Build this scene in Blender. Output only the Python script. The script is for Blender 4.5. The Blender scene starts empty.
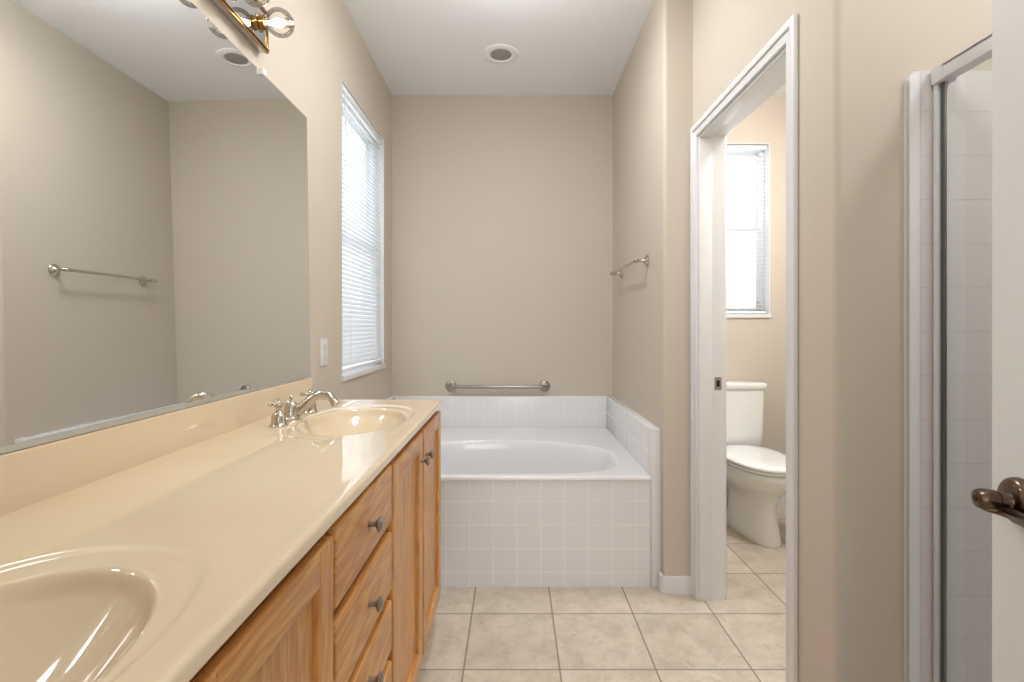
import bpy, bmesh, math, random
from mathutils import Vector, Matrix
random.seed(7)
S = bpy.context.scene
COL = S.collection

# ------------------------------------------------------------------ camera
CAMZ = 1.19
cd = bpy.data.cameras.new('camera'); cam = bpy.data.objects.new('camera', cd); COL.objects.link(cam)
cam.location = (0, 0, CAMZ); cam.rotation_euler = (math.pi/2, 0, 0)
cd.sensor_width = 36; cd.lens = 495/1024*36
cd.shift_x = -2/1024; cd.shift_y = -15/1024
cd.clip_start = 0.02
S.camera = cam
# ------------------------------------------------------------------ world
w = bpy.data.worlds.new('sky'); S.world = w; w.use_nodes = True
bg = w.node_tree.nodes['Background']
bg.inputs[0].default_value = (0.97, 0.985, 1.0, 1); bg.inputs[1].default_value = 4.2
BULB_W = 0.6
# ------------------------------------------------------------------ exposure
S.view_settings.view_transform = 'Standard'; S.view_settings.look = 'None'
S.view_settings.exposure = 0.12; S.view_settings.gamma = 1.0
S.view_settings.use_curve_mapping = False

# ------------------------------------------------------------------ colours / materials
def lin(c):
    return tuple(((v/255)/12.92 if v/255 <= 0.04045 else (((v/255)+0.055)/1.055)**2.4) for v in c) + (1,)

class NT:
    def __init__(s, name):
        s.m = bpy.data.materials.new(name); s.m.use_nodes = True
        s.t = s.m.node_tree; s.b = s.t.nodes['Principled BSDF']; s.out = s.t.nodes['Material Output']
    def n(s, typ, **kw):
        n = s.t.nodes.new(typ)
        for k, v in kw.items(): setattr(n, k, v)
        return n
    def l(s, a, b): s.t.links.new(a, b)
    def math(s, op, a, b=None, c=None):
        n = s.n('ShaderNodeMath', operation=op)
        for i, v in enumerate((a, b, c)):
            if v is None: continue
            if isinstance(v, (int, float)): n.inputs[i].default_value = v
            else: s.l(v, n.inputs[i])
        return n.outputs[0]
    def mix(s, f, a, b):
        n = s.n('ShaderNodeMix', data_type='RGBA')
        for i, v in ((0, f), (6, a), (7, b)):
            if isinstance(v, (int, float, tuple)): n.inputs[i].default_value = v
            else: s.l(v, n.inputs[i])
        return n.outputs[2]
    def bump(s, h, strength, dist=0.001):
        n = s.n('ShaderNodeBump'); n.inputs['Strength'].default_value = strength; n.inputs['Distance'].default_value = dist
        s.l(h, n.inputs['Height']); s.l(n.outputs[0], s.b.inputs['Normal']); return n
    def pos(s): return s.n('ShaderNodeNewGeometry').outputs['Position']
    def noise(s, vec, scale, detail=3, rough=0.5):
        n = s.n('ShaderNodeTexNoise'); n.inputs['Scale'].default_value = scale; n.inputs['Detail'].default_value = detail
        n.inputs['Roughness'].default_value = rough
        s.l(vec, n.inputs['Vector']); return n.outputs['Fac']

def plain(name, col, rough=0.5, metal=0, coat=0, bump=0, bscale=300, var=0.0):
    k = NT(name); b = k.b
    b.inputs['Base Color'].default_value = lin(col); b.inputs['Roughness'].default_value = rough
    b.inputs['Metallic'].default_value = metal; b.inputs['Coat Weight'].default_value = coat
    p = k.pos()
    if bump: k.bump(k.noise(p, bscale, 3), bump)
    if var:
        c2 = tuple(max(0, v-var) for v in col)
        k.l(k.mix(k.noise(p, 2.5, 3), lin(col), lin(c2)), b.inputs['Base Color'])
    return k.m

M = {}
M['wall'] = plain('wall_paint', (202, 191.5, 177), 0.72, bump=0.12, bscale=160)
M['ceiling'] = plain('ceiling_paint', (240, 241, 243), 0.8, bump=0.1, bscale=160)
M['trim'] = plain('white_trim_paint', (226, 226, 227), 0.35)
M['door'] = plain('door_paint', (228, 229, 228), 0.4)
M['acrylic'] = plain('white_acrylic', (232, 232, 234), 0.12, coat=0.4)
M['porcelain'] = plain('white_porcelain', (238, 238, 236), 0.08, coat=0.5)
M['vinyl'] = plain('white_vinyl', (235, 238, 240), 0.35)
M['nickel'] = plain('brushed_nickel', (196, 190, 180), 0.18, metal=1)
M['satin'] = plain('satin_steel', (165, 156, 148), 0.32, metal=1)
M['bronze'] = plain('antique_bronze', (104, 88, 76), 0.26, metal=1)
M['brass'] = plain('polished_brass', (176, 144, 98), 0.22, metal=1)
M['chrome'] = plain('chrome', (205, 205, 207), 0.06, metal=1)
M['alu'] = plain('white_aluminium', (228, 230, 231), 0.3)
M['gasket'] = plain('grey_gasket', (84, 86, 86), 0.5)
M['plate'] = plain('switch_plastic', (226, 224, 222), 0.35)
M['socket'] = plain('socket_plastic', (205, 204, 202), 0.4)
M['grille'] = plain('grey_grille', (156, 156, 152), 0.7, bump=0.6, bscale=900)
M['dark'] = plain('dark_gap', (40, 30, 24), 0.8)
M['channel'] = plain('mirror_channel', (196, 198, 194), 0.35, metal=0.5)

# cultured marble countertop
k = NT('cream_cultured_marble'); p = k.pos()
k.l(k.mix(k.noise(p, 6, 4), lin((226, 207, 180)), lin((220, 200, 170))), k.b.inputs['Base Color'])
k.b.inputs['Roughness'].default_value = 0.05; k.b.inputs['Coat Weight'].default_value = 0.3
k.b.inputs['Coat Roughness'].default_value = 0.02
k.bump(k.noise(p, 14, 1), 0.10, 0.004)
M['marble'] = k.m

# mirror
k = NT('mirror_silver'); k.b.inputs['Base Color'].default_value = (0.86, 0.87, 0.86, 1)
k.b.inputs['Metallic'].default_value = 1; k.b.inputs['Roughness'].default_value = 0.0
M['mirror'] = k.m

def glass(name, tint, refl=0.6):
    k = NT(name); k.t.nodes.remove(k.b)
    tr = k.n('ShaderNodeBsdfTransparent'); tr.inputs[0].default_value = tint
    gl = k.n('ShaderNodeBsdfGlossy'); gl.inputs['Roughness'].default_value = 0.01
    fr = k.n('ShaderNodeFresnel'); fr.inputs[0].default_value = 1.45
    mx = k.n('ShaderNodeMixShader')
    k.l(k.math('MULTIPLY', fr.outputs[0], refl), mx.inputs[0])
    k.l(tr.outputs[0], mx.inputs[1]); k.l(gl.outputs[0], mx.inputs[2]); k.l(mx.outputs[0], k.out.inputs[0])
    return k.m
M['glass'] = glass('window_glass', (0.97, 0.98, 0.98, 1), 0.6)
M['shower_glass'] = glass('shower_glass', (0.95, 0.96, 0.955, 1), 0.2)
M['bulb_glass'] = glass('clear_bulb_glass', (0.97, 0.96, 0.94, 1), 0.8)

k = NT('lit_filament'); k.b.inputs['Emission Color'].default_value = (1, 0.86, 0.62, 1)
k.b.inputs['Emission Strength'].default_value = 30; M['filament'] = k.m

k = NT('fill_lamp_glass'); k.b.inputs['Base Color'].default_value = (0.9, 0.9, 0.88, 1)
k.b.inputs['Emission Color'].default_value = (1, 0.95, 0.88, 1); k.b.inputs['Emission Strength'].default_value = 2.5; M['opal'] = k.m  # glowing shade of the added fill lamps
# translucent blind slats
def slat_mat(name, f):
    k = NT(name); k.b.inputs['Base Color'].default_value = lin((216, 220, 225)); k.b.inputs['Roughness'].default_value = 0.45
    tl = k.n('ShaderNodeBsdfTranslucent'); tl.inputs[0].default_value = lin((225, 232, 240))
    mx = k.n('ShaderNodeMixShader'); mx.inputs[0].default_value = f
    k.l(k.b.outputs[0], mx.inputs[1]); k.l(tl.outputs[0], mx.inputs[2]); k.l(mx.outputs[0], k.out.inputs[0])
    return k.m
M['slat'] = slat_mat('blind_slat_vinyl', 0.07); M['slat_thin'] = slat_mat('thin_blind_slat_vinyl', 0.07)

def tile(name, axes, size, org, col, grout, gw=0.003, rough=0.15, mottled=None, bstr=0.6, vtile=0.0):
    """axes: two of 'XYZ'; square tiles of given pitch in world space"""
    k = NT(name); p = k.pos()
    sp = k.n('ShaderNodeSeparateXYZ'); k.l(p, sp.inputs[0])
    masks = []; cells = []
    sizes = size if isinstance(size, tuple) else (size, size)
    for a, o, size in zip(axes, org, sizes):
        u = k.math('DIVIDE', k.math('SUBTRACT', sp.outputs[a], o), size)
        cells.append(k.math('FLOOR', u))
        f = k.math('FRACT', u)
        d = k.math('MULTIPLY', k.math('MINIMUM', f, k.math('SUBTRACT', 1.0, f)), size)
        mr = k.n('ShaderNodeMapRange', interpolation_type='SMOOTHSTEP'); k.l(d, mr.inputs[0])
        mr.inputs[1].default_value = gw*0.35; mr.inputs[2].default_value = gw*0.75
        masks.append(mr.outputs[0])
    mask = k.math('MULTIPLY', masks[0], masks[1])
    base = lin(col)
    if mottled:
        cx = k.n('ShaderNodeCombineXYZ'); k.l(cells[0], cx.inputs[0]); k.l(cells[1], cx.inputs[1])
        wn = k.n('ShaderNodeTexWhiteNoise'); k.l(cx.outputs[0], wn.inputs[0])
        off = k.n('ShaderNodeVectorMath', operation='MULTIPLY_ADD')
        k.l(wn.outputs['Color'], off.inputs[0]); off.inputs[1].default_value = (5, 5, 5); k.l(p, off.inputs[2])
        n1 = k.noise(off.outputs[0], 9, 9, 0.72)
        r = k.n('ShaderNodeMapRange'); k.l(n1, r.inputs[0]); r.inputs[1].default_value = 0.40; r.inputs[2].default_value = 0.62
        base = k.mix(r.outputs[0], lin(mottled[0]), lin(mottled[1]))
        n2 = k.noise(off.outputs[0], 22, 5, 0.7)
        r2 = k.n('ShaderNodeMapRange'); k.l(n2, r2.inputs[0]); r2.inputs[1].default_value = 0.56; r2.inputs[2].default_value = 0.72
        base = k.mix(k.math('MULTIPLY', r2.outputs[0], 0.6), base, lin(mottled[2]))
        hs = k.n('ShaderNodeHueSaturation'); k.l(base, hs.inputs['Color'])
        k.l(k.math('MULTIPLY_ADD', wn.outputs['Value'], 0.16, 0.92), hs.inputs['Value']); base = hs.outputs[0]
    k.l(k.mix(mask, lin(grout), base), k.b.inputs['Base Color'])
    mr = k.math('MULTIPLY_ADD', mask, rough-0.7, 0.7); k.l(mr, k.b.inputs['Roughness'])
    k.bump(mask, bstr, 0.001)
    return k.m
FT = 0.333
M['floor'] = tile('floor_stone_tile', (0, 1), FT, (0.1585, 2.047), (190, 180, 160), (132, 121, 104), 0.0055, 0.3,
                  mottled=((200, 189, 172), (178, 166, 148), (154, 139, 118)), bstr=0.4)
WT = 0.1085
M['tile_xz'] = tile('white_wall_tile_front', (0, 2), WT, (-0.0945, 0.50), (228, 228, 229), (238, 238, 238), 0.0035, 0.16, bstr=0.2)
M['tile_back'] = tile('white_wall_tile_back', (0, 2), WT, (-0.0945, 0.50), (233, 233, 234), (235, 235, 235), 0.0035, 0.2, bstr=0.15)
M['tile_yz'] = tile('white_wall_tile_side', (1, 2), WT, (2.26, 0.50), (233, 233, 234), (235, 235, 235), 0.0035, 0.16, bstr=0.15)
M['tile_sh'] = tile('shower_wall_tile', (0, 2), (0.2, 0.108), (0.9965, 0.095), (224, 219, 217), (212, 206, 204), 0.004, 0.14, bstr=0.4)
M['tile_shy'] = tile('shower_side_tile', (1, 2), (0.2, 0.108), (0.9965, 0.095), (224, 219, 217), (212, 206, 204), 0.004, 0.14, bstr=0.4)

def oak(name, axis):
    k = NT(name)
    oi = k.n('ShaderNodeObjectInfo'); p = k.pos()
    off = k.n('ShaderNodeVectorMath', operation='ADD'); k.l(p, off.inputs[0])
    cb = k.n('ShaderNodeCombineXYZ'); 
    for i in range(3): k.l(k.math('MULTIPLY', oi.outputs['Random'], 3.0+i*2), cb.inputs[i])
    k.l(cb.outputs[0], off.inputs[1])
    mp = k.n('ShaderNodeMapping'); k.l(off.outputs[0], mp.inputs[0])
    sc = [9, 9, 9]; sc[axis] = 1.1; mp.inputs['Scale'].default_value = sc
    n1 = k.noise(mp.outputs[0], 1.6, 3, 0.5)
    # cathedral rings: contours of a stretched noise
    ring = k.math('FRACT', k.math('MULTIPLY', n1, 9.0))
    ring = k.math('ABSOLUTE', k.math('MULTIPLY_ADD', ring, 2.0, -1.0))
    mp2 = k.n('ShaderNodeMapping'); k.l(off.outputs[0], mp2.inputs[0])
    sc = [150, 150, 150]; sc[axis] = 5; mp2.inputs['Scale'].default_value = sc
    n2 = k.noise(mp2.outputs[0], 1.5, 3, 0.6)
    base = k.mix(ring, lin((178, 120, 60)), lin((206, 151, 86)))
    r = k.n('ShaderNodeMapRange'); k.l(n2, r.inputs[0]); r.inputs[1].default_value = 0.52; r.inputs[2].default_value = 0.75
    base = k.mix(k.math('MULTIPLY', r.outputs[0], 0.55), base, lin((132, 80, 34)))
    k.l(base, k.b.inputs['Base Color'])
    k.b.inputs['Roughness'].default_value = 0.34; k.b.inputs['Coat Weight'].default_value = 0.15
    k.bump(n2, 0.12, 0.0006)
    return k.m
M['oak_v'] = oak('honey_oak_upright_grain', 2)
M['oak_h'] = oak('honey_oak_level_grain', 1)

# ------------------------------------------------------------------ mesh builder
def wloc(o):
    v = Vector((0, 0, 0))
    while o: v += o.location; o = o.parent
    return v
class MB:
    def __init__(s): s.bm = bmesh.new()
    def _merge(s, b, mat, smooth):
        for f in b.faces: f.material_index = mat; f.smooth = smooth
        me = bpy.data.meshes.new('tmp'); b.to_mesh(me); b.free(); s.bm.from_mesh(me); bpy.data.meshes.remove(me)
    def box(s, lo, hi, bevel=0, seg=2, mat=0, rot=None, smooth=None):
        b = bmesh.new(); bmesh.ops.create_cube(b, size=1)
        c = [(lo[i]+hi[i])/2 for i in range(3)]; d = [abs(hi[i]-lo[i]) for i in range(3)]
        for v in b.verts: v.co = Vector((v.co.x*d[0]+c[0], v.co.y*d[1]+c[1], v.co.z*d[2]+c[2]))
        if bevel: bmesh.ops.bevel(b, geom=b.edges[:], offset=bevel, segments=seg, profile=0.6, affect='EDGES')
        s._merge(b, mat, bool(bevel) if smooth is None else smooth); return s
    def prism(s, poly, z0, z1, mat=0, smooth=False):
        """closed plan polygon extruded in z"""
        b = bmesh.new(); lo = [b.verts.new((x, y, z0)) for x, y in poly]; hi = [b.verts.new((x, y, z1)) for x, y in poly]
        n = len(poly); b.faces.new(lo[::-1]); b.faces.new(hi)
        for i in range(n): b.faces.new((lo[i], lo[(i+1) % n], hi[(i+1) % n], hi[i]))
        bmesh.ops.recalc_face_normals(b, faces=b.faces[:]); s._merge(b, mat, smooth); return s
    def lathe(s, prof, c, axis=(0, 0, 1), seg=24, mat=0, sx=1, sy=1):
        """prof: list of (radius, height) along axis from c"""
        ax = Vector(axis).normalized(); R = ax.to_track_quat('Z', 'Y').to_matrix()
        b = bmesh.new(); rings = []
        for r, h in prof:
            if r < 1e-6: rings.append([b.verts.new(R @ Vector((0, 0, h)) + Vector(c))])
            else: rings.append([b.verts.new(R @ Vector((r*sx*math.cos(2*math.pi*i/seg), r*sy*math.sin(2*math.pi*i/seg), h)) + Vector(c)) for i in range(seg)])
        for A, B in zip(rings, rings[1:]):
            for i in range(seg):
                j = (i+1) % seg
                if len(A) == 1 and len(B) == 1: continue
                if len(A) == 1: b.faces.new((A[0], B[j], B[i]))
                elif len(B) == 1: b.faces.new((A[i], A[j], B[0]))
                else: b.faces.new((A[i], A[j], B[j], B[i]))
        for e in (rings[0], rings[-1]):
            if len(e) > 1: b.faces.new(e)
        bmesh.ops.recalc_face_normals(b, faces=b.faces[:]); s._merge(b, mat, True); return s
    def tube(s, pts, rad, seg=16, mat=0, flat=None):
        """swept tube; rad float or list of (r) or (rx,ry)"""
        pts = [Vector(p) for p in pts]; n = len(pts)
        if not isinstance(rad, (list, tuple)): rad = [rad]*n
        b = bmesh.new(); rings = []; up = None
        for i, p in enumerate(pts):
            t = (pts[min(i+1, n-1)] - pts[max(i-1, 0)]).normalized()
            if up is None: up = Vector((0, 0, 1)) if abs(t.z) < 0.9 else Vector((0, 1, 0))
            u = (up - t*up.dot(t)).normalized(); v = t.cross(u); up = u
            r = rad[i]; ru, rv = (r, r) if isinstance(r, (int, float)) else r
            rings.append([b.verts.new(p + u*ru*math.cos(2*math.pi*k/seg) + v*rv*math.sin(2*math.pi*k/seg)) for k in range(seg)])
        for A, B in zip(rings, rings[1:]):
            for i in range(seg): b.faces.new((A[i], A[(i+1) % seg], B[(i+1) % seg], B[i]))
        b.faces.new(rings[0]); b.faces.new(rings[-1])
        bmesh.ops.recalc_face_normals(b, faces=b.faces[:]); s._merge(b, mat, True); return s
    def loft(s, rings, mat=0):
        b = bmesh.new(); R = [[b.verts.new(p) for p in r] for r in rings]; n = len(R[0])
        for A, B in zip(R, R[1:]):
            for i in range(n): b.faces.new((A[i], A[(i+1) % n], B[(i+1) % n], B[i]))
        b.faces.new(R[0]); b.faces.new(R[-1])
        bmesh.ops.recalc_face_normals(b, faces=b.faces[:]); s._merge(b, mat, True); return s
    def sphere(s, c, r, seg=24, mat=0, sc=(1, 1, 1)):
        b = bmesh.new(); bmesh.ops.create_uvsphere(b, u_segments=seg, v_segments=seg//2, radius=r)
        for v in b.verts: v.co = Vector((v.co.x*sc[0]+c[0], v.co.y*sc[1]+c[1], v.co.z*sc[2]+c[2]))
        s._merge(b, mat, True); return s
    def xform(s, mat4): bmesh.ops.transform(s.bm, matrix=mat4, verts=s.bm.verts[:]); return s
    def build(s, name, mats, parent=None, origin=None):
        if not isinstance(mats, (list, tuple)): mats = [mats]
        if parent is not None and origin is None: origin = wloc(parent)
        if origin is None:
            xs = [v.co for v in s.bm.verts]
            origin = Vector(((min(v.x for v in xs)+max(v.x for v in xs))/2, (min(v.y for v in xs)+max(v.y for v in xs))/2, min(v.z for v in xs)))
        origin = Vector(origin)
        for v in s.bm.verts: v.co -= origin
        me = bpy.data.meshes.new(name); s.bm.to_mesh(me); s.bm.free()
        for m in mats: me.materials.append(m)
        o = bpy.data.objects.new(name, me); COL.objects.link(o)
        if parent is not None: o.parent = parent; o.location = origin - wloc(parent)
        else: o.location = origin
        try: me.set_sharp_from_angle(angle=math.radians(42))
        except Exception: pass
        return o
def thing(name, loc, label, cat, group=None):
    o = bpy.data.objects.new(name, None); COL.objects.link(o); o.location = loc; o.empty_display_size = 0.05
    return tag(o, label, cat, group)
def tag(o, label, cat, group=None):
    o['label'] = label; o['category'] = cat
    if group: o['group'] = group
    return o
def struct(o, label=None):
    o['kind'] = 'structure'
    if label: o['label'] = label
    return o
def copy_tree(o, parent=None):
    c = o.copy(); COL.objects.link(c)
    if parent: c.parent = parent
    for ch in list(o.children): copy_tree(ch, c)
    return c
def superell(cx, cy, ax, ay, z, n=48, e=2.3, ayf=None):
    pts = []
    for i in range(n):
        t = 2*math.pi*i/n; c, s_ = math.cos(t), math.sin(t)
        yy = ay if (s_ > 0 or ayf is None) else ayf
        pts.append((cx+ax*math.copysign(abs(c)**(2/e), c), cy+yy*math.copysign(abs(s_)**(2/e), s_), z))
    return pts
def corner(x, y, r, a0, a1, n=8):
    """arc points, centre x,y"""
    return [(x+r*math.cos(math.radians(a0+(a1-a0)*i/n)), y+r*math.sin(math.radians(a0+(a1-a0)*i/n))) for i in range(n+1)]

# ------------------------------------------------------------------ room dimensions
XL, XR, XD = -0.824, 0.668, 0.797      # left wall, tub alcove right wall, toilet doorway wall
YB, YC, YS = 3.345, 2.207, 1.226       # back wall, jog beside the tub, shower end wall
CZ = 2.75
BW = (1.12, 1.73, 1.257, 2.427)        # toilet-room window x0 x1 z0 z1
LW = (2.371, 3.138, 0.93, 2.375)       # tub window y0 y1 z0 z1
DY0, DY1, DZ = 1.440, 2.150, 2.015       # toilet doorway opening
YE = -0.06                              # entry wall (room face)

struct(MB().box((-0.96, -1.6, -0.1), (2.15, 3.5, 0)).build('floor', M['floor']))
struct(MB().box((-0.96, -0.2, CZ), (2.15, 3.5, CZ+0.1)).build('ceiling', M['ceiling']))
m = MB()
m.box((XL-0.13, YE-0.12, 0), (XL, LW[0], CZ)).box((XL-0.13, LW[1], 0), (XL, YB, CZ))
m.box((XL-0.13, LW[0], 0), (XL, LW[1], LW[2])).box((XL-0.13, LW[0], LW[3]), (XL, LW[1], CZ))
struct(m.build('wall_left', M['wall']))
m = MB(); Y2 = YB+0.15
m.box((XL-0.13, YB, 0), (BW[0], Y2, CZ)).box((BW[1], YB, 0), (2.12, Y2, CZ))
m.box((BW[0], YB, 0), (BW[1], Y2, BW[2])).box((BW[0], YB, BW[3]), (BW[1], Y2, CZ))
struct(m.build('wall_back', M['wall']))
# partition between tub and toilet room, with bullnosed corner
r = 0.018
poly = corner(XR+r, YC+r, r, 180, 270) + [(XD, YC), (XD, DY1+0.02), (XD+0.113, DY1+0.02), (XD+0.113, YB), (XR, YB)]
m = MB().prism(poly, 0, CZ, smooth=True)
m.box((XD, DY0-0.02, DZ+0.02), (XD+0.113, DY1+0.02, CZ))
poly = corner(XD+r, YS+r, r, 180, 270) + [(2.0, YS), (2.0, YS+0.11), (XD+0.113, YS+0.11), (XD+0.113, DY0-0.02), (XD, DY0-0.02)]
m.prism(poly, 0, CZ, smooth=True)
struct(m.build('wall_right', M['wall']))
struct(MB().box((1.88, YS+0.11, 0), (2.0, YB, CZ)).build('wall_toilet_room_right', M['wall']))
# shower outer wall and entry wall with its doorway
m = MB().box((1.90, YE-0.12, 0), (2.0, YS, CZ)).box((0.98, YE, 0), (1.90, 0.20, CZ))
struct(m.build('wall_shower_outer', M['wall']))
m = MB().box((XL, YE-0.12, 0), (-0.20, YE, CZ)).box((0.545, YE-0.12, 0), (1.90, YE, CZ)).box((-0.20, YE-0.12, 2.05), (0.545, YE, CZ))
struct(m.build('wall_front', M['wall']))

# added unseen room beyond the entry doorway, back and left walls opened for light
m = MB().box((-2.6, -3.6, 0), (2.6, -3.5, 0.5)).box((-2.6, -3.6, 2.4), (2.6, -3.5, CZ)).box((-2.6, -3.6, 0.5), (-0.9, -3.5, 2.4)).box((1.5, -3.6, 0.5), (2.6, -3.5, 2.4)).box((2.5, -3.5, 0), (2.6, YE-0.12, CZ))
m.box((-2.6, -3.5, 0), (-2.5, YE-0.12, 0.9)).box((-2.6, -3.5, 2.3), (-2.5, YE-0.12, CZ)).box((-2.6, -0.8, 0.9), (-2.5, YE-0.12, 2.3)).box((-2.6, -3.5, 0.9), (-2.5, -2.9, 2.3))
m.box((-2.6, YE-0.18, 0), (-0.95, YE-0.12, CZ)).box((1.99, YE-0.18, 0), (2.6, YE-0.12, CZ))
struct(m.build('wall_added_room', M['wall']))
struct(MB().box((-2.6, -3.6, CZ), (2.6, -0.2, CZ+0.1)).build('ceiling_added_room', M['ceiling']))
struct(MB().box((-2.6, -3.6, -0.1), (2.6, -1.6, 0)).build('floor_added_room', M['floor']))

# baseboards
def board(name, lo, hi):
    return struct(MB().box(lo, hi, bevel=0.004).build(name, M['trim']))
bh = 0.075; bt = 0.014
m = MB().prism(corner(XR-bt+0.026, YC-bt+0.026, 0.026, 180, 270) + [(XD-0.001, YC-bt), (XD-0.001, YC), (XR+0.002, YC), (XR, YC+0.002), (XR, 2.246), (XR-bt, 2.246)], 0, bh, smooth=True)
struct(m.build('baseboard_jog', M['trim']))
board('baseboard_toilet_room_back', (XD+0.115, YB-bt, 0), (1.878, YB, bh))
board('baseboard_toilet_room_right', (1.88-bt, YS+0.115, 0), (1.88, YB-bt, bh))
board('baseboard_pier', (XD-bt, YS+0.0, 0), (XD, DY0-0.062, bh))
board('baseboard_shower_side', (XD+0.002, YS-bt, 0), (0.944, YS, bh))

# toilet doorway trim : casing and jamb
m = MB(); cw = 0.052; ct = 0.007
for y_in, sg in ((DY1, 1), (DY0, -1)):
    q = lambda t: y_in+sg*t
    m.box((XD-ct, min(q(0), q(cw)), 0), (XD, max(q(0), q(cw)), DZ+cw-0.001), bevel=0.002)
    m.box((XD-ct-0.007, min(q(cw-0.024), q(cw+0.001)), 0), (XD, max(q(cw-0.024), q(cw+0.001)), DZ+cw), bevel=0.004, seg=3)
m.box((XD-ct, DY0, DZ), (XD, DY1, DZ+cw-0.001), bevel=0.002)
m.box((XD-ct-0.0068, DY0-cw-0.0008, DZ+cw-0.024), (XD, DY1+cw+0.0008, DZ+cw+0.0005), bevel=0.004, seg=3)
struct(m.build('trim_1', M['trim']))
m = MB()
for (a, b_) in ((DY0-0.018, DY0), (DY1, DY1+0.018)): m.box((XD-0.002, a, 0), (XD+0.115, b_, DZ+0.018))
m.box((XD-0.002, DY0, DZ), (XD+0.115, DY1, DZ+0.018))
# door stop
m.box((XD+0.004, DY1-0.011, 0), (XD+0.058, DY1, DZ), bevel=0.003).box((XD+0.004, DY0, 0), (XD+0.058, DY0+0.011, DZ), bevel=0.003)
m.box((XD+0.004, DY0+0.011, DZ-0.011), (XD+0.058, DY1-0.011, DZ), bevel=0.003)
jamb = struct(m.build('trim_2', M['trim']))
sp = MB().box((XD+0.074, DY1-0.0015, 0.912), (XD+0.104, DY1, 0.968), bevel=0.0007).build('strike_plate', M['satin'], jamb)
MB().box((XD+0.082, DY1-0.0022, 0.926), (XD+0.096, DY1-0.0012, 0.954)).build('latch_hole', M['dark'], sp)
m = MB()
m.box((XD+0.113, DY1, 0), (XD+0.127, DY1+cw, DZ+cw), bevel=0.004).box((XD+0.113, DY0-cw, 0), (XD+0.127, DY0, DZ+cw), bevel=0.004)
m.box((XD+0.113, DY0, DZ), (XD+0.127, DY1, DZ+cw), bevel=0.004)
struct(m.build('trim_3', M['trim']))

# ------------------------------------------------------------------ windows
def window_unit(name, horiz, a0, a1, z0, z1, d_in, d_out, sgn):
    """horiz: axis index along wall (0:x,1:y); d_in/d_out coordinates across the wall"""
    def B(m, a, b_, za, zb, da, db, **kw):
        lo = [0, 0, za]; hi = [0, 0, zb]; o = 1-horiz
        lo[horiz], hi[horiz] = a, b_; lo[o], hi[o] = min(da, db), max(da, db)
        return m.box(lo, hi, **kw)
    fw = 0.03; mid = z0+(z1-z0)*0.5
    def D(t): return d_in + (d_out-d_in)*t
    m = MB()
    for (a, b_, za, zb) in ((a0, a0+fw, z0, z1), (a1-fw, a1, z0, z1), (a0+fw, a1-fw, z0, z0+fw), (a0+fw, a1-fw, z1-fw, z1)):
        B(m, a, b_, za, zb, D(0.45), D(1.0), bevel=0.002)
    w_ = struct(m.build(name, M['vinyl']))
    for nm, za, zb, ta, tb in (('upper_sash', mid-0.01, z1-fw, 0.75, 0.92), ('lower_sash', z0+fw, mid+0.025, 0.5, 0.7)):
        q = MB(); sw = 0.03
        for (a, b_, zz, zy) in ((a0+fw, a0+fw+sw, za, zb), (a1-fw-sw, a1-fw, za, zb), (a0+fw+sw, a1-fw-sw, za, za+sw), (a0+fw+sw, a1-fw-sw, zb-sw, zb)):
            B(q, a, b_, zz, zy, D(ta), D(tb), bevel=0.002)
        so = q.build(nm, M['vinyl'], w_)
        B(q2 := MB(), a0+fw+sw-0.004, a1-fw-sw+0.004, za+sw-0.004, zb-sw+0.004, D((ta+tb)/2-0.02), D((ta+tb)/2+0.02))
        q2.build('pane', M['glass'], so)
    return w_
w1 = window_unit('window_1', 1, *LW, XL, XL-0.13, -1)
m = MB().box((XL-0.055, LW[0]-0.008, LW[2]-0.006), (XL+0.012, LW[1]+0.008, LW[2]+0.022), bevel=0.005)
struct(m.build('window_sill', M['trim'], w1))
# white painted reveal boards
m = MB().box((XL-0.06, LW[0], LW[2]+0.022), (XL, LW[0]+0.004, LW[3])).box((XL-0.06, LW[1]-0.004, LW[2]+0.022), (XL, LW[1], LW[3])).box((XL-0.06, LW[0]+0.004, LW[3]-0.004), (XL, LW[1]-0.004, LW[3]))
struct(m.build('window_lining', M['trim'], w1))
w2 = window_unit('window_2', 0, *BW, YB, YB+0.15, 1)
m = MB().box((BW[0]-0.005, YB-0.012, BW[2]-0.012), (BW[1]+0.005, YB+0.06, BW[2]+0.012), bevel=0.004)
struct(m.build('window_sill', M['trim'], w2))
m = MB().box((BW[0], YB-0.001, BW[2]+0.012), (BW[0]+0.005, YB+0.066, BW[3])).box((BW[1]-0.005, YB-0.001, BW[2]+0.012), (BW[1], YB+0.066, BW[3])).box((BW[0]+0.005, YB-0.001, BW[3]-0.005), (BW[1]-0.005, YB+0.066, BW[3]))
struct(m.build('window_lining', M['trim'], w2))

def slats(m, horiz, a0, a1, z0, z1, d, pitch, width, ang, sgn):
    """thin curved slats; ang = tilt of the room-side edge downwards"""
    n = int((z1-z0)/pitch)
    for i in range(n+1):
        z = z0 + i*pitch; b = bmesh.new(); segs = 4; rows = []
        for s_ in range(segs+1):
            t = s_/segs-0.5; crown = 0.0022*(1-4*t*t)
            dd = t*width*math.cos(ang)*sgn; zz = -t*width*math.sin(ang)+crown
            row = []
            for a in (a0, a1):
                co = [0, 0, z+zz]; co[horiz] = a; co[1-horiz] = d+dd; row.append(b.verts.new(co))
            rows.append(row)
        for A, B in zip(rows, rows[1:]): b.faces.new((A[0], A[1], B[1], B[0]))
        m._merge(b, 0, True)
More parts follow.
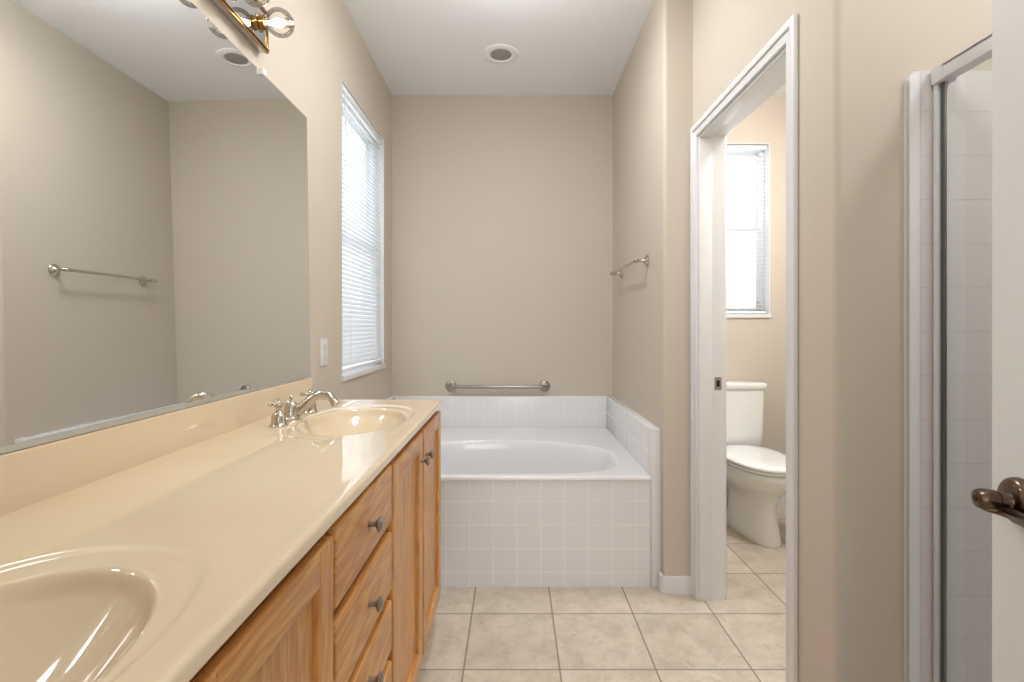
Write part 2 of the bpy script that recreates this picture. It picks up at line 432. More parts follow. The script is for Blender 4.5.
# tub window blind (almost closed)
bx = XL-0.022; y0, y1 = LW[0]+0.008, LW[1]-0.008
bl = thing('window_blind', (bx, (y0+y1)/2, LW[2]+0.03), 'tall white horizontal blind, nearly closed, in the window beside the tub', 'blind')
m = MB(); slats(m, 1, y0, y1, LW[2]+0.075, LW[3]-0.045, bx, 0.0235, 0.026, math.radians(66), 1); m.build('slats', M['slat'], bl)
MB().box((bx-0.014, y0-0.003, LW[3]-0.036), (bx+0.014, y1+0.003, LW[3]-0.008), bevel=0.003).build('headrail', M['vinyl'], bl)
MB().box((bx-0.013, y0, LW[2]+0.034), (bx+0.013, y1, LW[2]+0.052), bevel=0.003).build('bottom_rail', M['vinyl'], bl)
m = MB().tube([(bx+0.018, LW[0]+0.065, LW[3]-0.045), (bx+0.019, LW[0]+0.065, LW[3]-0.73)], 0.0038, seg=8)
m.build('tilt_wand', M['alu'], bl)
for t in (0.2, 0.8):
    yy = y0+(y1-y0)*t
    MB().tube([(bx+0.0125, yy, LW[2]+0.05), (bx+0.0125, yy, LW[3]-0.03)], 0.0007, seg=6).build('ladder_cord', M['vinyl'], bl)
# toilet room blind (open)
by = YB+0.034; x0, x1 = BW[0]+0.012, BW[1]-0.012
bl = thing('window_blind', ((x0+x1)/2, by, BW[2]+0.02), 'white horizontal blind with open slats in the small window above the toilet', 'blind')
m = MB(); slats(m, 0, x0, x1, BW[2]+0.055, BW[3]-0.045, by, 0.027, 0.025, math.radians(9), -1); m.build('slats', M['slat_thin'], bl)
MB().box((x0-0.003, by-0.014, BW[3]-0.036), (x1+0.003, by+0.014, BW[3]-0.008), bevel=0.003).build('headrail', M['vinyl'], bl)
MB().box((x0, by-0.012, BW[2]+0.018), (x1, by+0.012, BW[2]+0.034), bevel=0.003).build('bottom_rail', M['vinyl'], bl)
for t in (0.15, 0.85):
    xx = x0+(x1-x0)*t
    MB().tube([(xx, by-0.013, BW[2]+0.03), (xx, by-0.013, BW[3]-0.03)], 0.0007, seg=6).build('ladder_cord', M['vinyl'], bl)

# ------------------------------------------------------------------ tub with tiled apron
def heightfield(xs, ys, f, thick_f):
    b = bmesh.new(); T = [[b.verts.new((x, y, f(x, y))) for y in ys] for x in xs]
    U = [[b.verts.new((x, y, thick_f(x, y))) for y in ys] for x in xs]
    nx, ny = len(xs), len(ys)
    for i in range(nx-1):
        for j in range(ny-1):
            b.faces.new((T[i][j], T[i+1][j], T[i+1][j+1], T[i][j+1])); b.faces.new((U[i][j], U[i][j+1], U[i+1][j+1], U[i+1][j]))
    for i in range(nx-1):
        b.faces.new((T[i][0], U[i][0], U[i+1][0], T[i+1][0])); b.faces.new((T[i][-1], T[i+1][-1], U[i+1][-1], U[i][-1]))
    for j in range(ny-1):
        b.faces.new((T[0][j], T[0][j+1], U[0][j+1], U[0][j])); b.faces.new((T[-1][j], U[-1][j], U[-1][j+1], T[-1][j+1]))
    bmesh.ops.recalc_face_normals(b, faces=b.faces[:])
    for f_ in b.faces: f_.smooth = True
    return b
def ss(e0, e1, x):
    t = max(0, min(1, (x-e0)/(e1-e0))); return t*t*(3-2*t)
def lins(a, b, n): return [a+(b-a)*i/n for i in range(n+1)]
TX0, TX1, TY0, TY1, TZ = XL+0.022, XR-0.045, 2.252, YB-0.014, 0.505
def tub_z(x, y):
    cx, cy = -0.085, 2.64; e_ = 2.1 if y > cy else 3.6; r_ = (abs((x-cx)/0.60)**e_ + abs((y-cy)/(0.325 if y > cy else 0.338))**e_)**(1/e_)
    z = TZ 
    e = min(y-TY0, x-TX0 if False else 1)          # rounded front lip
    if e < 0.008: z -= 0.008-math.sqrt(max(0, 0.008**2-(0.008-e)**2))
    if r_ < 1.04:
        t = 1.04-r_; z -= 0.36*(1-max(0.0, 1-t/0.5)**3 if t < 0.5 else 1)*ss(0, 0.11, t)
    return z
xs = lins(TX0, TX1, 260); ys = [TY0+0.008*(i/6) for i in range(6)] + lins(TY0+0.008, TY1, 200)
m = MB(); m.bm.free(); m.bm = heightfield(xs, ys, tub_z, lambda x, y: min(TZ-0.017, tub_z(x, y)-0.006))
tub = tag(m.build('bathtub', M['acrylic']), 'white drop-in soaking tub with oval basin behind a tiled apron', 'bathtub')
# tiled apron
m = MB().box((XL, TY0+0.006, 0), (TX1, TY0+0.03, TZ-0.019)); struct(m.build('wall_tub_apron', M['tile_xz']))
m = MB().box((TX1+0.001, TY0-0.004, 0), (XR, TY0+0.03, 0.722), bevel=0.006); struct(m.build('trim_4', M['trim']))
m = MB().box((TX0, YB-0.012, TZ-0.04), (TX1+0.001, YB, 0.717), bevel=0.003); struct(m.build('wall_tile_back', M['tile_back']))
m = MB().box((TX1+0.001, TY0+0.03, TZ-0.04), (XR, YB, 0.72), bevel=0.004); struct(m.build('wall_tile_right', M['tile_yz']))
m = MB().box((XL, TY0+0.03, TZ-0.04), (TX0-0.001, YB, 0.717), bevel=0.003); struct(m.build('wall_tile_left', M['tile_yz']))
# grab bar
GZ = 0.784
gb = thing('grab_bar', (-0.108, YB, GZ), 'satin steel grab bar on the wall above the back of the tub', 'grab bar')
pts = []; rB = 0.0125; off = 0.045; xa, xb = -0.425, 0.205
pts = [(xa, YB-0.004, GZ)] + [(xa+0.02*(1-math.cos(a)), YB-off+0.02-0.02*math.sin(a), GZ) for a in [math.radians(t) for t in range(0, 91, 15)]]
pts += [(xb-p[0]+xa, p[1], GZ) for p in pts[::-1]]
MB().tube(pts, rB, seg=16).build('bar', M['satin'], gb)
for x in (xa, xb): MB().lathe([(0.038, 0), (0.038, 0.004), (0.034, 0.009), (0.022, 0.012), (0.015, 0.013)], (x, YB, GZ), (0, -1, 0), seg=32).build('flange', M['satin'], gb)
# towel bar on alcove wall
TBZ = 1.515
tb = thing('towel_bar', (XR, 2.82, TBZ), 'short brushed nickel towel bar on the wall right of the tub', 'towel bar')
for y in (2.47, 3.06):
    fl = MB().lathe([(0.030, 0), (0.031, 0.003), (0.029, 0.006), (0.022, 0.009), (0.019, 0.013), (0.012, 0.018), (0.008, 0.026), (0.0065, 0.04), (0.008, 0.050), (0.011, 0.056), (0.0125, 0.063), (0.010, 0.070), (0.005, 0.075), (0, 0.0765)], (XR, y, TBZ), (-1, 0, 0), seg=28)
    fl.build('post', M['nickel'], tb)
m = MB().tube([(XR-0.063, 2.47, TBZ), (XR-0.063, 3.06, TBZ)], 0.0075)
for y, s_ in ((2.47, -1), (3.06, 1)): m.lathe([(0.008, 0.0), (0.010, 0.014), (0.0065, 0.018), (0.009, 0.024), (0.004, 0.03), (0, 0.031)], (XR-0.063, y, TBZ), (0, s_, 0), seg=16)
for y, s_ in ((2.47, 1), (3.06, -1)): m.lathe([(0.0105, 0.008), (0.0105, 0.02), (0.0085, 0.024)], (XR-0.063, y, TBZ), (0, s_, 0), seg=16)
m.build('bar', M['nickel'], tb)
# ceiling fixture
cf = thing('ceiling_light', (-0.075, 2.84, CZ), 'round recessed ceiling fixture with white trim ring and grey centre', 'ceiling light')
MB().lathe([(0.066, -0.004), (0.070, -0.008), (0.085, -0.008), (0.100, -0.004), (0.102, 0.0), (0.066, 0.0)], (-0.075, 2.84, CZ), seg=48).build('trim_ring', M['ceiling'], cf)
MB().lathe([(0, -0.005), (0.05, -0.005), (0.066, -0.0035), (0.066, 0.0)], (-0.075, 2.84, CZ), seg=48).build('lens', M['grille'], cf)

# added dome lamps, unseen outside the frame, to fill the rooms with light
def dome(x, y, watts, label):
    d = thing('added_fill_lamp', (x, y, CZ), label, 'added fill lamp')
    MB().lathe([(0.0, 0.0), (0.165, 0.0), (0.17, -0.012), (0.16, -0.022), (0.14, -0.024), (0, -0.024)], (x, y, CZ), seg=40).build('fill_lamp_base', M['trim'], d)
    MB().lathe([(0.150, -0.0245), (0.150, -0.034), (0.135, -0.060), (0.10, -0.085), (0.05, -0.099), (0, -0.103)], (x, y, CZ), seg=40).build('fill_lamp_shade', M['opal'], d)
    ld = bpy.data.lights.new('fill_lamp_light', 'AREA'); ld.shape = 'DISK'; ld.size = 0.34; ld.energy = watts; ld.color = (0.95, 0.975, 1)
    lo = bpy.data.objects.new('fill_lamp_light', ld); COL.objects.link(lo); lo.parent = d; lo.location = (0, 0, -0.112)
    ld = bpy.data.lights.new('added_fill_point', 'POINT'); ld.shadow_soft_size = 0.05; ld.energy = watts*1.15; ld.color = (0.95, 0.975, 1)  # added bare point light below the shade, brightens the ceiling
    lo = bpy.data.objects.new('added_fill_point', ld); COL.objects.link(lo); lo.parent = d; lo.location = (0, 0, -0.21)
dome(0.0, 1.90, 8.6, 'added round opal fill lamp on the ceiling between the oak vanity and the tub, above the frame')
dome(1.48, 0.60, 5, 'added round opal fill lamp on the ceiling over the shower stall, outside the frame')
dome(0.42, 0.50, 3.6, 'added round opal fill lamp on the ceiling just inside the entry door, above the frame')
dome(1.38, 2.10, 18, 'added round opal fill lamp on the ceiling in the toilet room, above the frame')
# ------------------------------------------------------------------ vanity
VX0, VXF, VY0, VY1, VC = XL+0.002, -0.311, YE+0.004, 1.995, 0.893   # carcass back, face-frame front, ends, counter top height
DF = -0.293
van = thing('vanity_cabinet', (-0.56, 0.99, 0), 'long honey oak vanity cabinet with doors and a central stack of drawers', 'cabinet')
m = MB()
m.box((VX0, VY0, 0.10), (VXF-0.02, VY0+0.018, VC-0.021)).box((VX0, VY1-0.018, 0.10), (VXF-0.02, VY1, VC-0.021), mat=0)
m.box((VX0, VY0+0.018, 0.10), (VXF-0.02, VY1-0.018, 0.118))
m.box((VX0, VY0, 0.0), (VXF-0.075, VY1, 0.10))
for a, b_ in ((VY0, 0.05), (0.385, 0.43), (0.785, 0.83), (1.17, 1.22), (1.565, 1.615), (1.945, VY1)):
    m.box((VXF-0.02, a, 0.10), (VXF, b_, VC-0.021), mat=0)
for a, b_ in ((0.05, 0.385), (0.43, 0.785), (0.83, 1.17), (1.22, 1.565), (1.615, 1.945)):
    m.box((VXF-0.02, a, 0.83), (VXF-0.0004, b_, VC-0.021), mat=1).box((VXF-0.02, a, 0.10), (VXF-0.0004, b_, 0.145), mat=1)
for z in (0.705, 0.535, 0.405): m.box((VXF-0.02, 0.83, z-0.02), (VXF-0.0004, 1.17, z+0.02), mat=1)
m.build('body', [M['oak_v'], M['oak_h']], van)
KNOB = [(0.0055, 0), (0.0055, 0.012), (0.0065, 0.016), (0.012, 0.019), (0.0155, 0.022), (0.0155, 0.025), (0.011, 0.0285), (0, 0.030)]
def knob(par, y, z):
    k_ = MB().lathe([(0.009, 0), (0.009, 0.002)] + KNOB, (DF-0.001, y, z), (1, 0, 0), seg=24).build('knob', M['satin'], par)
    return k_
def cab_door(y0, y1, z0, z1, ky):
    s_ = 0.058; t0 = VXF+0.0005; m = MB()
    m.box((t0, y0, z0), (DF, y0+s_, z1), bevel=0.005, seg=3).box((t0, y1-s_, z0), (DF, y1, z1), bevel=0.005, seg=3)
    m.box((t0, y0+s_-0.003, z0), (DF-0.0002, y1-s_+0.003, z0+s_), bevel=0.005, seg=3, mat=1)
    m.box((t0, y0+s_-0.003, z1-s_), (DF-0.0002, y1-s_+0.003, z1), bevel=0.005, seg=3, mat=1)
    d = m.build('door', [M['oak_v'], M['oak_h']], van)
    MB().box((t0+0.001, y0+s_-0.002, z0+s_-0.002), (t0+0.007, y1-s_+0.002, z1-s_+0.002)).build('panel', M['oak_v'], d)
    if ky is not None: knob(d, ky, z1-0.085)
DT, DB = 0.850, 0.118
cab_door(1.610, 1.985, DB, DT, 1.642); cab_door(1.205, 1.590, DB, DT, 1.562)
cab_door(0.432, 0.806, DB, DT, 0.462); cab_door(0.035, 0.415, DB, DT, 0.387)
for z0, z1 in ((0.722, 0.858), (0.560, 0.697), (0.415, 0.534), (0.118, 0.389)):
    m = MB().box((VXF+0.0005, 0.815, z0), (DF, 1.188, z1), bevel=0.0045, seg=3)
    d = m.build('drawer', M['oak_h'], van); knob(d, 1.0, (z0+z1)/2 if z0 > 0.2 else 0.30)

# countertop with two integral bowls
CX0, CX1, CY0, CY1 = XL+0.022, -0.290, VY0, 2.003
SINKS = (0.39, 1.585); SX = -0.508
def ctop(x, y):
    z = VC
    e = min(CX1-x, CY1-y); R_ = 0.008
    z += 0.0006*ss(0.034, 0.016, e)
    if e < R_: z -= R_-math.sqrt(max(0, R_*R_-(R_-e)**2))
    for yc in SINKS:
        if abs(y-yc) > 0.35: continue
        ro = (abs((x-SX)/0.170)**2.5+abs((y-yc)/0.278)**2.5)**(1/2.5)
        ri = math.sqrt(((x-SX)/0.150)**2+((y-yc)/0.220)**2)
        z -= 0.0045*ss(1.035, 0.965, ro)
        if ri < 1.06:
            q = min(ri/1.0, 1.0)
            t = 1.06-ri; z -= 0.110*(1-max(0.0, 1-t/1.06)**2.1)*ss(0, 0.10, t) + 0.003*ss(0, 0.08, t)
    return z
n = 7
xs = lins(CX0, CX1-0.008, 132) + [CX1-0.008+0.008*math.sin(math.radians(90*i/n)) for i in range(1, n+1)]
ys = lins(CY0, CY1-0.008, 500) + [CY1-0.008+0.008*math.sin(math.radians(90*i/n)) for i in range(1, n+1)]
ct = thing('vanity_countertop', (-0.55, 0.99, VC-0.020), 'cream cultured marble countertop with two moulded oval sinks', 'countertop')
m = MB(); m.bm.free(); m.bm = heightfield(xs, ys, ctop, lambda x, y: min(VC-0.020, ctop(x, y)-0.008))
m.build('sink_top', M['marble'], ct)
m = MB().box((XL+0.001, CY0, VC-0.019), (CX0+0.0, CY1-0.03, 0.988), bevel=0.004, seg=3)
m.build('backsplash', M['marble'], ct)
for yc in SINKS:
    MB().lathe([(0, 0.0), (0.012, 0.0), (0.021, 0.003), (0.023, 0.001), (0.023, -0.002)], (SX, yc, ctop(SX, yc)+0.001), seg=24).build('sink_drain', M['nickel'], ct)

# faucets
def make_faucet(yc, label):
    x = -0.700; z = VC
    f = thing('faucet', (x, yc, z), label, 'faucet', None)
    bell = [(r*1.05, h*1.1) for r, h in [(0.0235, 0), (0.0245, 0.003), (0.0225, 0.006), (0.0205, 0.010), (0.0195, 0.022), (0.0175, 0.032), (0.011, 0.039), (0.007, 0.042), (0.0065, 0.048), (0.009, 0.052), (0.010, 0.056), (0.007, 0.060), (0, 0.062)]]
    for s_ in (-1, 1):
        h = MB().lathe(bell, (x, yc+s_*0.112, z), seg=28).build('handle_base', M['nickel'], f)
        m = MB()
        for a in (35, 125, 215, 305):
            d = Vector((math.cos(math.radians(a)), math.sin(math.radians(a)), 0.18)).normalized()
            m.lathe([(0.0052, 0.004), (0.0038, 0.012), (0.0042, 0.018), (0.0074, 0.0215), (0.0082, 0.0255), (0.0058, 0.0295), (0, 0.031)], (x, yc+s_*0.112, z+0.062), d, seg=14)
        m.lathe([(0.010, 0.054), (0.011, 0.062), (0.008, 0.070), (0.004, 0.074), (0.0045, 0.077), (0, 0.080)], (x, yc+s_*0.112, z), seg=20)
        m.build('cross_handle', M['nickel'], h)
    MB().lathe([(0.0265, 0), (0.0275, 0.003), (0.0245, 0.007), (0.0215, 0.012), (0.0205, 0.03), (0.0195, 0.042), (0.0165, 0.051), (0.011, 0.057), (0.0045, 0.059), (0.0035, 0.064), (0.0055, 0.068), (0.0065, 0.073), (0.003, 0.077), (0, 0.078)], (x-0.010, yc-0.008, z), seg=28).build('spout_body', M['nickel'], f)
    ctrl = [(-0.006, 0.018), (0.010, 0.026), (0.030, 0.043), (0.050, 0.061), (0.069, 0.074), (0.088, 0.079), (0.105, 0.075), (0.118, 0.064), (0.126, 0.052)]
    rr = [(0.019, 0.016), (0.0185, 0.0155), (0.0165, 0.0145), (0.0145, 0.0138), (0.013, 0.013), (0.0122, 0.0127), (0.012, 0.0125), (0.012, 0.0125), (0.013, 0.013)]
    P = []; Rr = []
    for i in range(len(ctrl)-1):
        p0 = ctrl[max(i-1, 0)]; p1 = ctrl[i]; p2 = ctrl[i+1]; p3 = ctrl[min(i+2, len(ctrl)-1)]
        for k_ in range(4):
            t = k_/4
            def cr(a, b_, c_, d_): return 0.5*((2*b_)+(-a+c_)*t+(2*a-5*b_+4*c_-d_)*t*t+(-a+3*b_-3*c_+d_)*t**3)
            P.append((x+cr(p0[0], p1[0], p2[0], p3[0]), yc, z+cr(p0[1], p1[1], p2[1], p3[1])))
            Rr.append(tuple(rr[i][q]*(1-t)+rr[i+1][q]*t for q in (0, 1)))
    P.append((x+ctrl[-1][0], yc, z+ctrl[-1][1])); Rr.append(rr[-1])
    MB().tube(P, Rr, seg=20).build('spout', M['nickel'], f)
    dv = (Vector(P[-1])-Vector(P[-3])).normalized()
    MB().lathe([(0.0125, -0.002), (0.0145, 0.001), (0.0145, 0.007), (0.0125, 0.010), (0.010, 0.0105)], P[-1], dv, seg=20).build('aerator', M['nickel'], f)
    return f
fa = make_faucet(SINKS[1], 'brushed nickel two-handle faucet at the sink nearer the tub and window')
fb = copy_tree(fa); fb.location.y = SINKS[0]
fb['label'] = 'brushed nickel two-handle faucet behind the near sink, mostly out of frame'

# mirror leaning back very slightly from its channel
tilt = 0.0155; mz0, mz1 = 0.9935, 2.018; mx = XL+0.0175
mir = thing('vanity_mirror', (XL, 0.95, mz0), 'large frameless mirror on the wall above the vanity backsplash', 'mirror')
m = MB().box((-0.005, YE+0.01, 0), (0, 1.966, mz1-mz0), bevel=0.0012, seg=1, smooth=False)
m.xform(Matrix.Translation((mx, 0, mz0)) @ Matrix.Rotation(-tilt, 4, 'Y')); m.build('mirror_glass', M['mirror'], mir)
m = MB().box((XL+0.001, YE+0.01, mz0-0.004), (mx+0.004, 1.966, mz0-0.0005)).box((mx+0.0012, YE+0.01, mz0-0.0005), (mx+0.004, 1.966, mz0+0.006))
m.build('mirror_channel', M['channel'], mir)
for y in (0.45, 1.612): MB().box((XL+0.001, y-0.01, mz1-0.012), (XL+0.013, y+0.01, mz1+0.008), bevel=0.002).build('mirror_clip', M['alu'], mir)

# switch plate
swp = thing('outlet', (XL, 2.135, 1.02), 'white rectangular outlet plate on the wall between mirror and window', 'outlet')
MB().box((XL, 2.098, 1.02), (XL+0.006, 2.174, 1.136), bevel=0.003).build('cover_plate', M['plate'], swp)
for zz in (1.059, 1.097): MB().box((XL+0.004, 2.120, zz-0.014), (XL+0.0078, 2.152, zz+0.014), bevel=0.0015).build('socket', M['socket'], swp)

# vanity light bar
LZ0, LZ1, LX = 2.070, 2.203, XL+0.028; LY0, LY1 = 0.412, 1.602
lb = thing('vanity_light', (XL, (LY0+LY1)/2, LZ0), 'brass and chrome light bar with clear globe bulbs above the mirror', 'light fixture')
MB().box((XL, LY0+0.002, LZ0+0.002), (LX-0.001, LY1-0.002, LZ1-0.002)).build('chrome_backplate', M['chrome'], lb)
m = MB()
for z in (LZ0, LZ1-0.007): m.box((LX-0.007, LY0, z), (LX+0.003, LY1, z+0.007), bevel=0.002).box((LX-0.004, LY0, z+0.0075 if z == LZ0 else z-0.0035), (LX+0.006, LY1, z+0.0105 if z == LZ0 else z-0.0005), bevel=0.001)
for y in (LY0, LY1-0.006): m.box((LX-0.007, y, LZ0), (LX+0.003, y+0.006, LZ1), bevel=0.002)
m.build('brass_edge_trim', M['brass'], lb)
zc = (LZ0+LZ1)/2+0.004
for i in range(8):
    y = 1.552-0.152*i
    so = MB().lathe([(0.027, 0), (0.027, 0.004), (0.0195, 0.006), (0.0195, 0.016), (0.022, 0.018), (0.022, 0.023), (0.017, 0.024)], (LX-0.003, y, zc), (1, 0, 0), seg=28).build('socket', M['brass'], lb)
    R_ = 0.0425; bc = LX+0.062
    prof = [(0.013, 0.019), (0.0135, 0.022)]
    a0 = 160
    for k_ in range(0, 17):
        a = math.radians(a0*(1-k_/16)); prof.append((R_*math.sin(a), bc-LX+0.003-R_*math.cos(a)))
    prof[-1] = (0, prof[-1][1])
    bu = MB().lathe(prof, (LX-0.003, y, zc), (1, 0, 0), seg=28).build('bulb', M['bulb_glass'], lb)
    MB().lathe([(0.0, 0.022), (0.004, 0.023), (0.005, 0.034), (0.010, 0.044), (0.014, 0.058), (0.011, 0.072), (0, 0.079)], (LX-0.003, y, zc), (1, 0, 0), seg=12).build('filament', M['filament'], bu)
    ld = bpy.data.lights.new('bulb_light', 'POINT'); ld.energy = BULB_W; ld.color = (1, 0.86, 0.68); ld.shadow_soft_size = 0.012
    lo = bpy.data.objects.new('bulb_light', ld); COL.objects.link(lo); lo.parent = lb
    lo.location = Vector((bc, y, zc)) - wloc(lb)

# ------------------------------------------------------------------ toilet
TC = 1.395; TB = YB-0.018
to = thing('toilet', (TC, 2.98, 0), 'white two-piece toilet with closed lid under the small window', 'toilet')
m = MB(); rings = []
for z, yc, ax, ab, af in ((0.0, 2.98, 0.112, 0.19, 0.325), (0.012, 2.98, 0.114, 0.19, 0.327), (0.04, 2.97, 0.108, 0.15, 0.305), (0.10, 2.96, 0.100, 0.13, 0.280),
                          (0.17, 2.96, 0.096, 0.12, 0.265), (0.22, 2.96, 0.102, 0.13, 0.270), (0.265, 2.96, 0.128, 0.17, 0.295), (0.305, 2.94, 0.160, 0.22, 0.322),
                          (0.345, 2.93, 0.178, 0.26, 0.348), (0.385, 2.92, 0.183, 0.27, 0.350), (0.400, 2.92, 0.180, 0.268, 0.346), (0.404, 2.92, 0.172, 0.26, 0.336)):
    rings.append(superell(TC, yc, ax, ab, z, e=2.25, ayf=af))
m.loft(rings); m.build('bowl', M['porcelain'], to)
m = MB().box((TC-0.10, 3.08, 0.20), (TC+0.10, TB-0.02, 0.41), bevel=0.03, seg=4); m.build('tank_shelf', M['porcelain'], to)
m = MB(); m.loft([superell(TC, 2.905, a, b_, z, e=2.2, ayf=c_) for z, a, b_, c_ in ((0.405, 0.180, 0.205, 0.335), (0.409, 0.186, 0.21, 0.341), (0.420, 0.186, 0.21, 0.341), (0.423, 0.182, 0.205, 0.337))])
m.build('seat', M['porcelain'], to)
m = MB(); m.loft([superell(TC, 2.905, a, b_, z, e=2.2, ayf=c_) for z, a, b_, c_ in ((0.425, 0.184, 0.208, 0.340), (0.428, 0.189, 0.213, 0.345), (0.438, 0.188, 0.213, 0.344), (0.446, 0.178, 0.203, 0.333), (0.450, 0.150, 0.17, 0.295), (0.452, 0.09, 0.10, 0.19))])
m.build('seat_lid', M['porcelain'], to)
m = MB().box((TC-0.085, 3.10, 0.405), (TC+0.085, 3.135, 0.44), bevel=0.008, seg=3); m.build('hinge', M['porcelain'], to)
# tank: tapering rounded box
def rrect(cx, cy, hx, hy, r_, z, n=7):
    P = []
    for sx, sy, a in ((1, 1, 0), (-1, 1, 90), (-1, -1, 180), (1, -1, 270)):
        for i in range(n+1):
            t = math.radians(a+90*i/n); P.append((cx+sx*(hx-r_)+r_*math.cos(t), cy+sy*(hy-r_)+r_*math.sin(t), z))
    return P
m = MB(); cy = TB-0.09
m.loft([rrect(TC, cy, 0.185, 0.075, 0.03, 0.412), rrect(TC, cy, 0.198, 0.085, 0.035, 0.425), rrect(TC, cy, 0.203, 0.087, 0.035, 0.50), rrect(TC, cy, 0.213, 0.090, 0.035, 0.785)])
m.build('tank', M['porcelain'], to)
m = MB(); m.loft([rrect(TC, cy-0.003, 0.214, 0.092, 0.035, 0.786), rrect(TC, cy-0.003, 0.224, 0.097, 0.038, 0.792), rrect(TC, cy-0.003, 0.225, 0.098, 0.038, 0.815), rrect(TC, cy-0.003, 0.221, 0.094, 0.036, 0.824), rrect(TC, cy-0.003, 0.20, 0.075, 0.03, 0.828)])
m.build('tank_lid', M['porcelain'], to)
fl = MB().lathe([(0.014, 0), (0.014, 0.006), (0.006, 0.008), (0.006, 0.014)], (TC-0.15, cy-0.090, 0.735), (0, -1, 0), seg=16)
fl.tube([(TC-0.15, cy-0.101, 0.735), (TC-0.11, cy-0.103, 0.732), (TC-0.075, cy-0.103, 0.727)], [(0.005, 0.004), (0.006, 0.004), (0.008, 0.004)], seg=10)
fl.build('flush_lever', M['chrome'], to)
for s_ in (-1, 1): MB().sphere((TC+s_*0.115, 3.02, 0.012), 0.014, seg=12).build('bolt_cap', M['porcelain'], to)

# ------------------------------------------------------------------ shower
SHX = 1.022; SH = 1.816
m = MB(); rc = 0.028
# end wall tiling with rounded top left corner, built in xz and given its thickness
prof = [(0.968, 0.0)] + [(0.968+rc-rc*math.cos(math.radians(a)), SH-rc+rc*math.sin(math.radians(a))) for a in range(0, 91, 10)] + [(1.90, SH), (1.90, 0.0)]
b = bmesh.new(); A = [b.verts.new((x, YS, z)) for x, z in prof]; B_ = [b.verts.new((x, YS-0.012, z)) for x, z in prof]
b.faces.new(A); b.faces.new(B_[::-1])
for i in range(len(A)): b.faces.new((A[i], B_[i], B_[(i+1) % len(A)], A[(i+1) % len(A)]))
bmesh.ops.recalc_face_normals(b, faces=b.faces[:]); m._merge(b, 0, False)
struct(m.build('wall_shower_end', M['tile_sh']))
# bullnose strip
m = MB(); 
path = [(0.9655, 0.001)] + [(x-0.0025, z+0.001) for x, z in prof[1:-2]] + [(0.9965, SH+0.0005), (0.9965, 0.001)]
b = bmesh.new(); ra = [[b.verts.new((x+o, YS-dy, z)) for x, z in path] for dy, o in ((0.0, 0), (0.0120, 0), (0.0142, 0.0))]
for A, B_ in zip(ra, ra[1:]):
    for i in range(len(path)): b.faces.new((A[i], B_[i], B_[(i+1) % len(path)], A[(i+1) % len(path)]))
b.faces.new(ra[0]); b.faces.new(ra[-1][::-1]); bmesh.ops.recalc_face_normals(b, faces=b.faces[:])
bmesh.ops.bevel(b, geom=[e for e in b.edges if all(abs(v.co.y-(YS-0.0142)) < 1e-6 for v in e.verts)], offset=0.0035, segments=3, affect='EDGES')
m._merge(b, 0, True); struct(m.build('trim_5', M['acrylic']))
struct(MB().box((1.888, 0.2, 0), (1.90, YS-0.012, SH)).build('wall_shower_back', M['tile_shy']))
struct(MB().box((0.98, 0.2, 0), (1.888, 0.212, SH)).build('wall_shower_near', M['tile_sh']))
struct(MB().box((0.975, 0.212, 0), (1.055, YS-0.0125, 0.11), bevel=0.008).build('trim_6', M['acrylic']))
struct(MB().box((1.055, 0.212, 0.0), (1.888, YS-0.0125, 0.05)).build('floor_shower', M['acrylic']))
en = thing('shower_enclosure', (SHX+0.015, 0.7, 0.11), 'framed glass shower enclosure with white metal header behind the open door', 'shower enclosure')
ye = YS-0.0165
m = MB().box((SHX, 0.214, 1.781), (SHX+0.032, ye, 1.811), bevel=0.003).box((SHX-0.003, 0.214, 1.816), (SHX+0.035, ye, 1.813), bevel=0.002)
m.box((SHX-0.004, ye-0.03, 1.777), (SHX+0.036, ye, 1.816), bevel=0.003)
m.build('header_rail', M['alu'], en)
MB().box((SHX+0.002, ye-0.012, 0.125), (SHX+0.030, ye, 1.781), bevel=0.002).build('wall_jamb', M['alu'], en)
MB().box((SHX+0.008, ye-0.024, 0.128), (SHX+0.016, ye-0.013, 1.779), bevel=0.002).build('door_stile', M['gasket'], en)
MB().box((SHX+0.002, 0.214, 0.11), (SHX+0.032, ye, 0.125), bevel=0.002).build('bottom_track', M['alu'], en)
MB().box((SHX+0.003, 0.216, 0.125), (SHX+0.030, 0.236, 1.781), bevel=0.002).build('near_jamb', M['alu'], en)
MB().box((SHX+0.009, 0.236, 0.128), (SHX+0.015, ye-0.0245, 1.779)).build('glass_panel', M['shower_glass'], en)

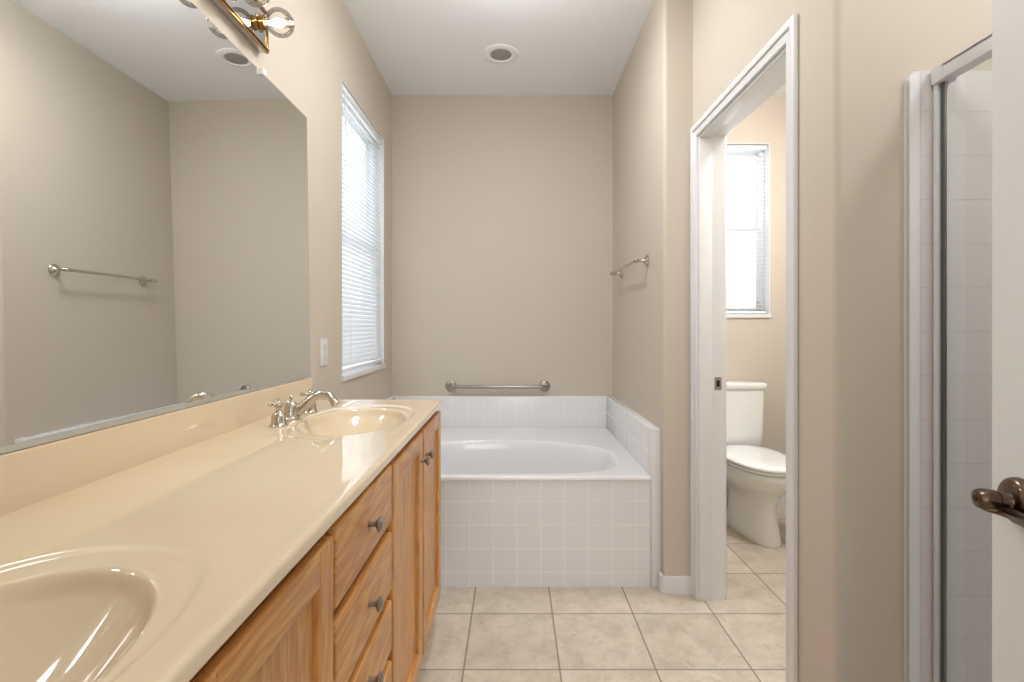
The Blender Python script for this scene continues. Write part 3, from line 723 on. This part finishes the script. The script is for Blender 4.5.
# ------------------------------------------------------------------ entry door (open) with lever
# local frame: u runs from free edge towards the hinge, v towards the shower (thickness), w up
edge = Vector((0.678, 0.702, 0)); ud = Vector((-0.25, -1, 0)).normalized(); vd = Vector((1, -0.25, 0)).normalized()
MX = Matrix(((ud.x, vd.x, 0, edge.x), (ud.y, vd.y, 0, edge.y), (0, 0, 1, 0), (0, 0, 0, 1)))
DW = 0.70
m = MB(); dz0, dz1 = 0.012, 2.03
cols = [(0.115, 0.30), (0.40, 0.585)]; rows = [(0.22, 0.80), (0.98, 1.56), (1.66, 1.90)]
m.box((0, 0.006, dz0), (DW, 0.029, dz1))
for v0, v1 in ((0, 0.0062), (0.0288, 0.035)):
    for a, b_ in ((0, 0.115), (0.30, 0.40), (0.585, DW)): m.box((a, v0, dz0), (b_, v1, dz1))
    for a, b_ in cols:
        for c_, d_ in ((dz0, 0.22), (0.80, 0.98), (1.56, 1.66), (1.90, dz1)): m.box((a, v0, c_), (b_, v1, d_))
m.xform(MX); door = struct(m.build('door_1', M['door'], origin=(edge.x, edge.y, 0)))
for a, b_ in cols:
    for c_, d_ in rows:
        q = MB().box((a+0.02, 0.001, c_+0.02), (b_-0.02, 0.034, d_-0.02), bevel=0.004); q.xform(MX); q.build('panel', M['door'], door)
hz = 0.960; hu = 0.055
m = MB(); m.lathe([(0.0310, 0), (0.0310, 0.003), (0.0295, 0.008), (0.026, 0.0115), (0.0205, 0.0135), (0.015, 0.0145)], (hu, 0, hz), (0, -1, 0), seg=36)
m.xform(MX); rose = m.build('door_handle', M['bronze'], door)
m = MB()
m.lathe([(0.0135, 0.012), (0.0118, 0.016), (0.0118, 0.026), (0.0108, 0.0265), (0.0108, 0.0285), (0.0128, 0.029), (0.0135, 0.036), (0.0132, 0.045), (0.0112, 0.049), (0.004, 0.0505), (0.0035, 0.0495), (0, 0.0495)], (hu, 0, hz), (0, -1, 0), seg=28)
P = [(hu-0.001, -0.046, hz-0.009), (hu, -0.040, hz-0.011), (hu+0.002, -0.032, hz-0.012), (hu+0.008, -0.025, hz-0.012), (hu+0.020, -0.023, hz-0.011), (hu+0.040, -0.027, hz-0.009), (hu+0.070, -0.033, hz-0.006), (hu+0.095, -0.038, hz-0.004), (hu+0.110, -0.043, hz-0.004)]
m.tube(P, [(0.003, 0.008), (0.0045, 0.0095), (0.0055, 0.010), (0.0065, 0.009), (0.0075, 0.007), (0.0085, 0.006), (0.009, 0.0055), (0.0085, 0.005), (0.006, 0.004)], seg=16)
m.xform(MX); m.build('lever', M['bronze'], rose)
m = MB().lathe([(0.0026, 0.0500), (0.0022, 0.0512), (0, 0.0512)], (hu, 0, hz), (0, -1, 0), seg=10); m.xform(MX); m.build('privacy_button', M['dark'], rose)
m = MB().box((-0.0012, 0.006, hz-0.028), (0.0002, 0.029, hz+0.028), bevel=0.0005); m.xform(MX); m.build('latch_plate', M['bronze'], door)
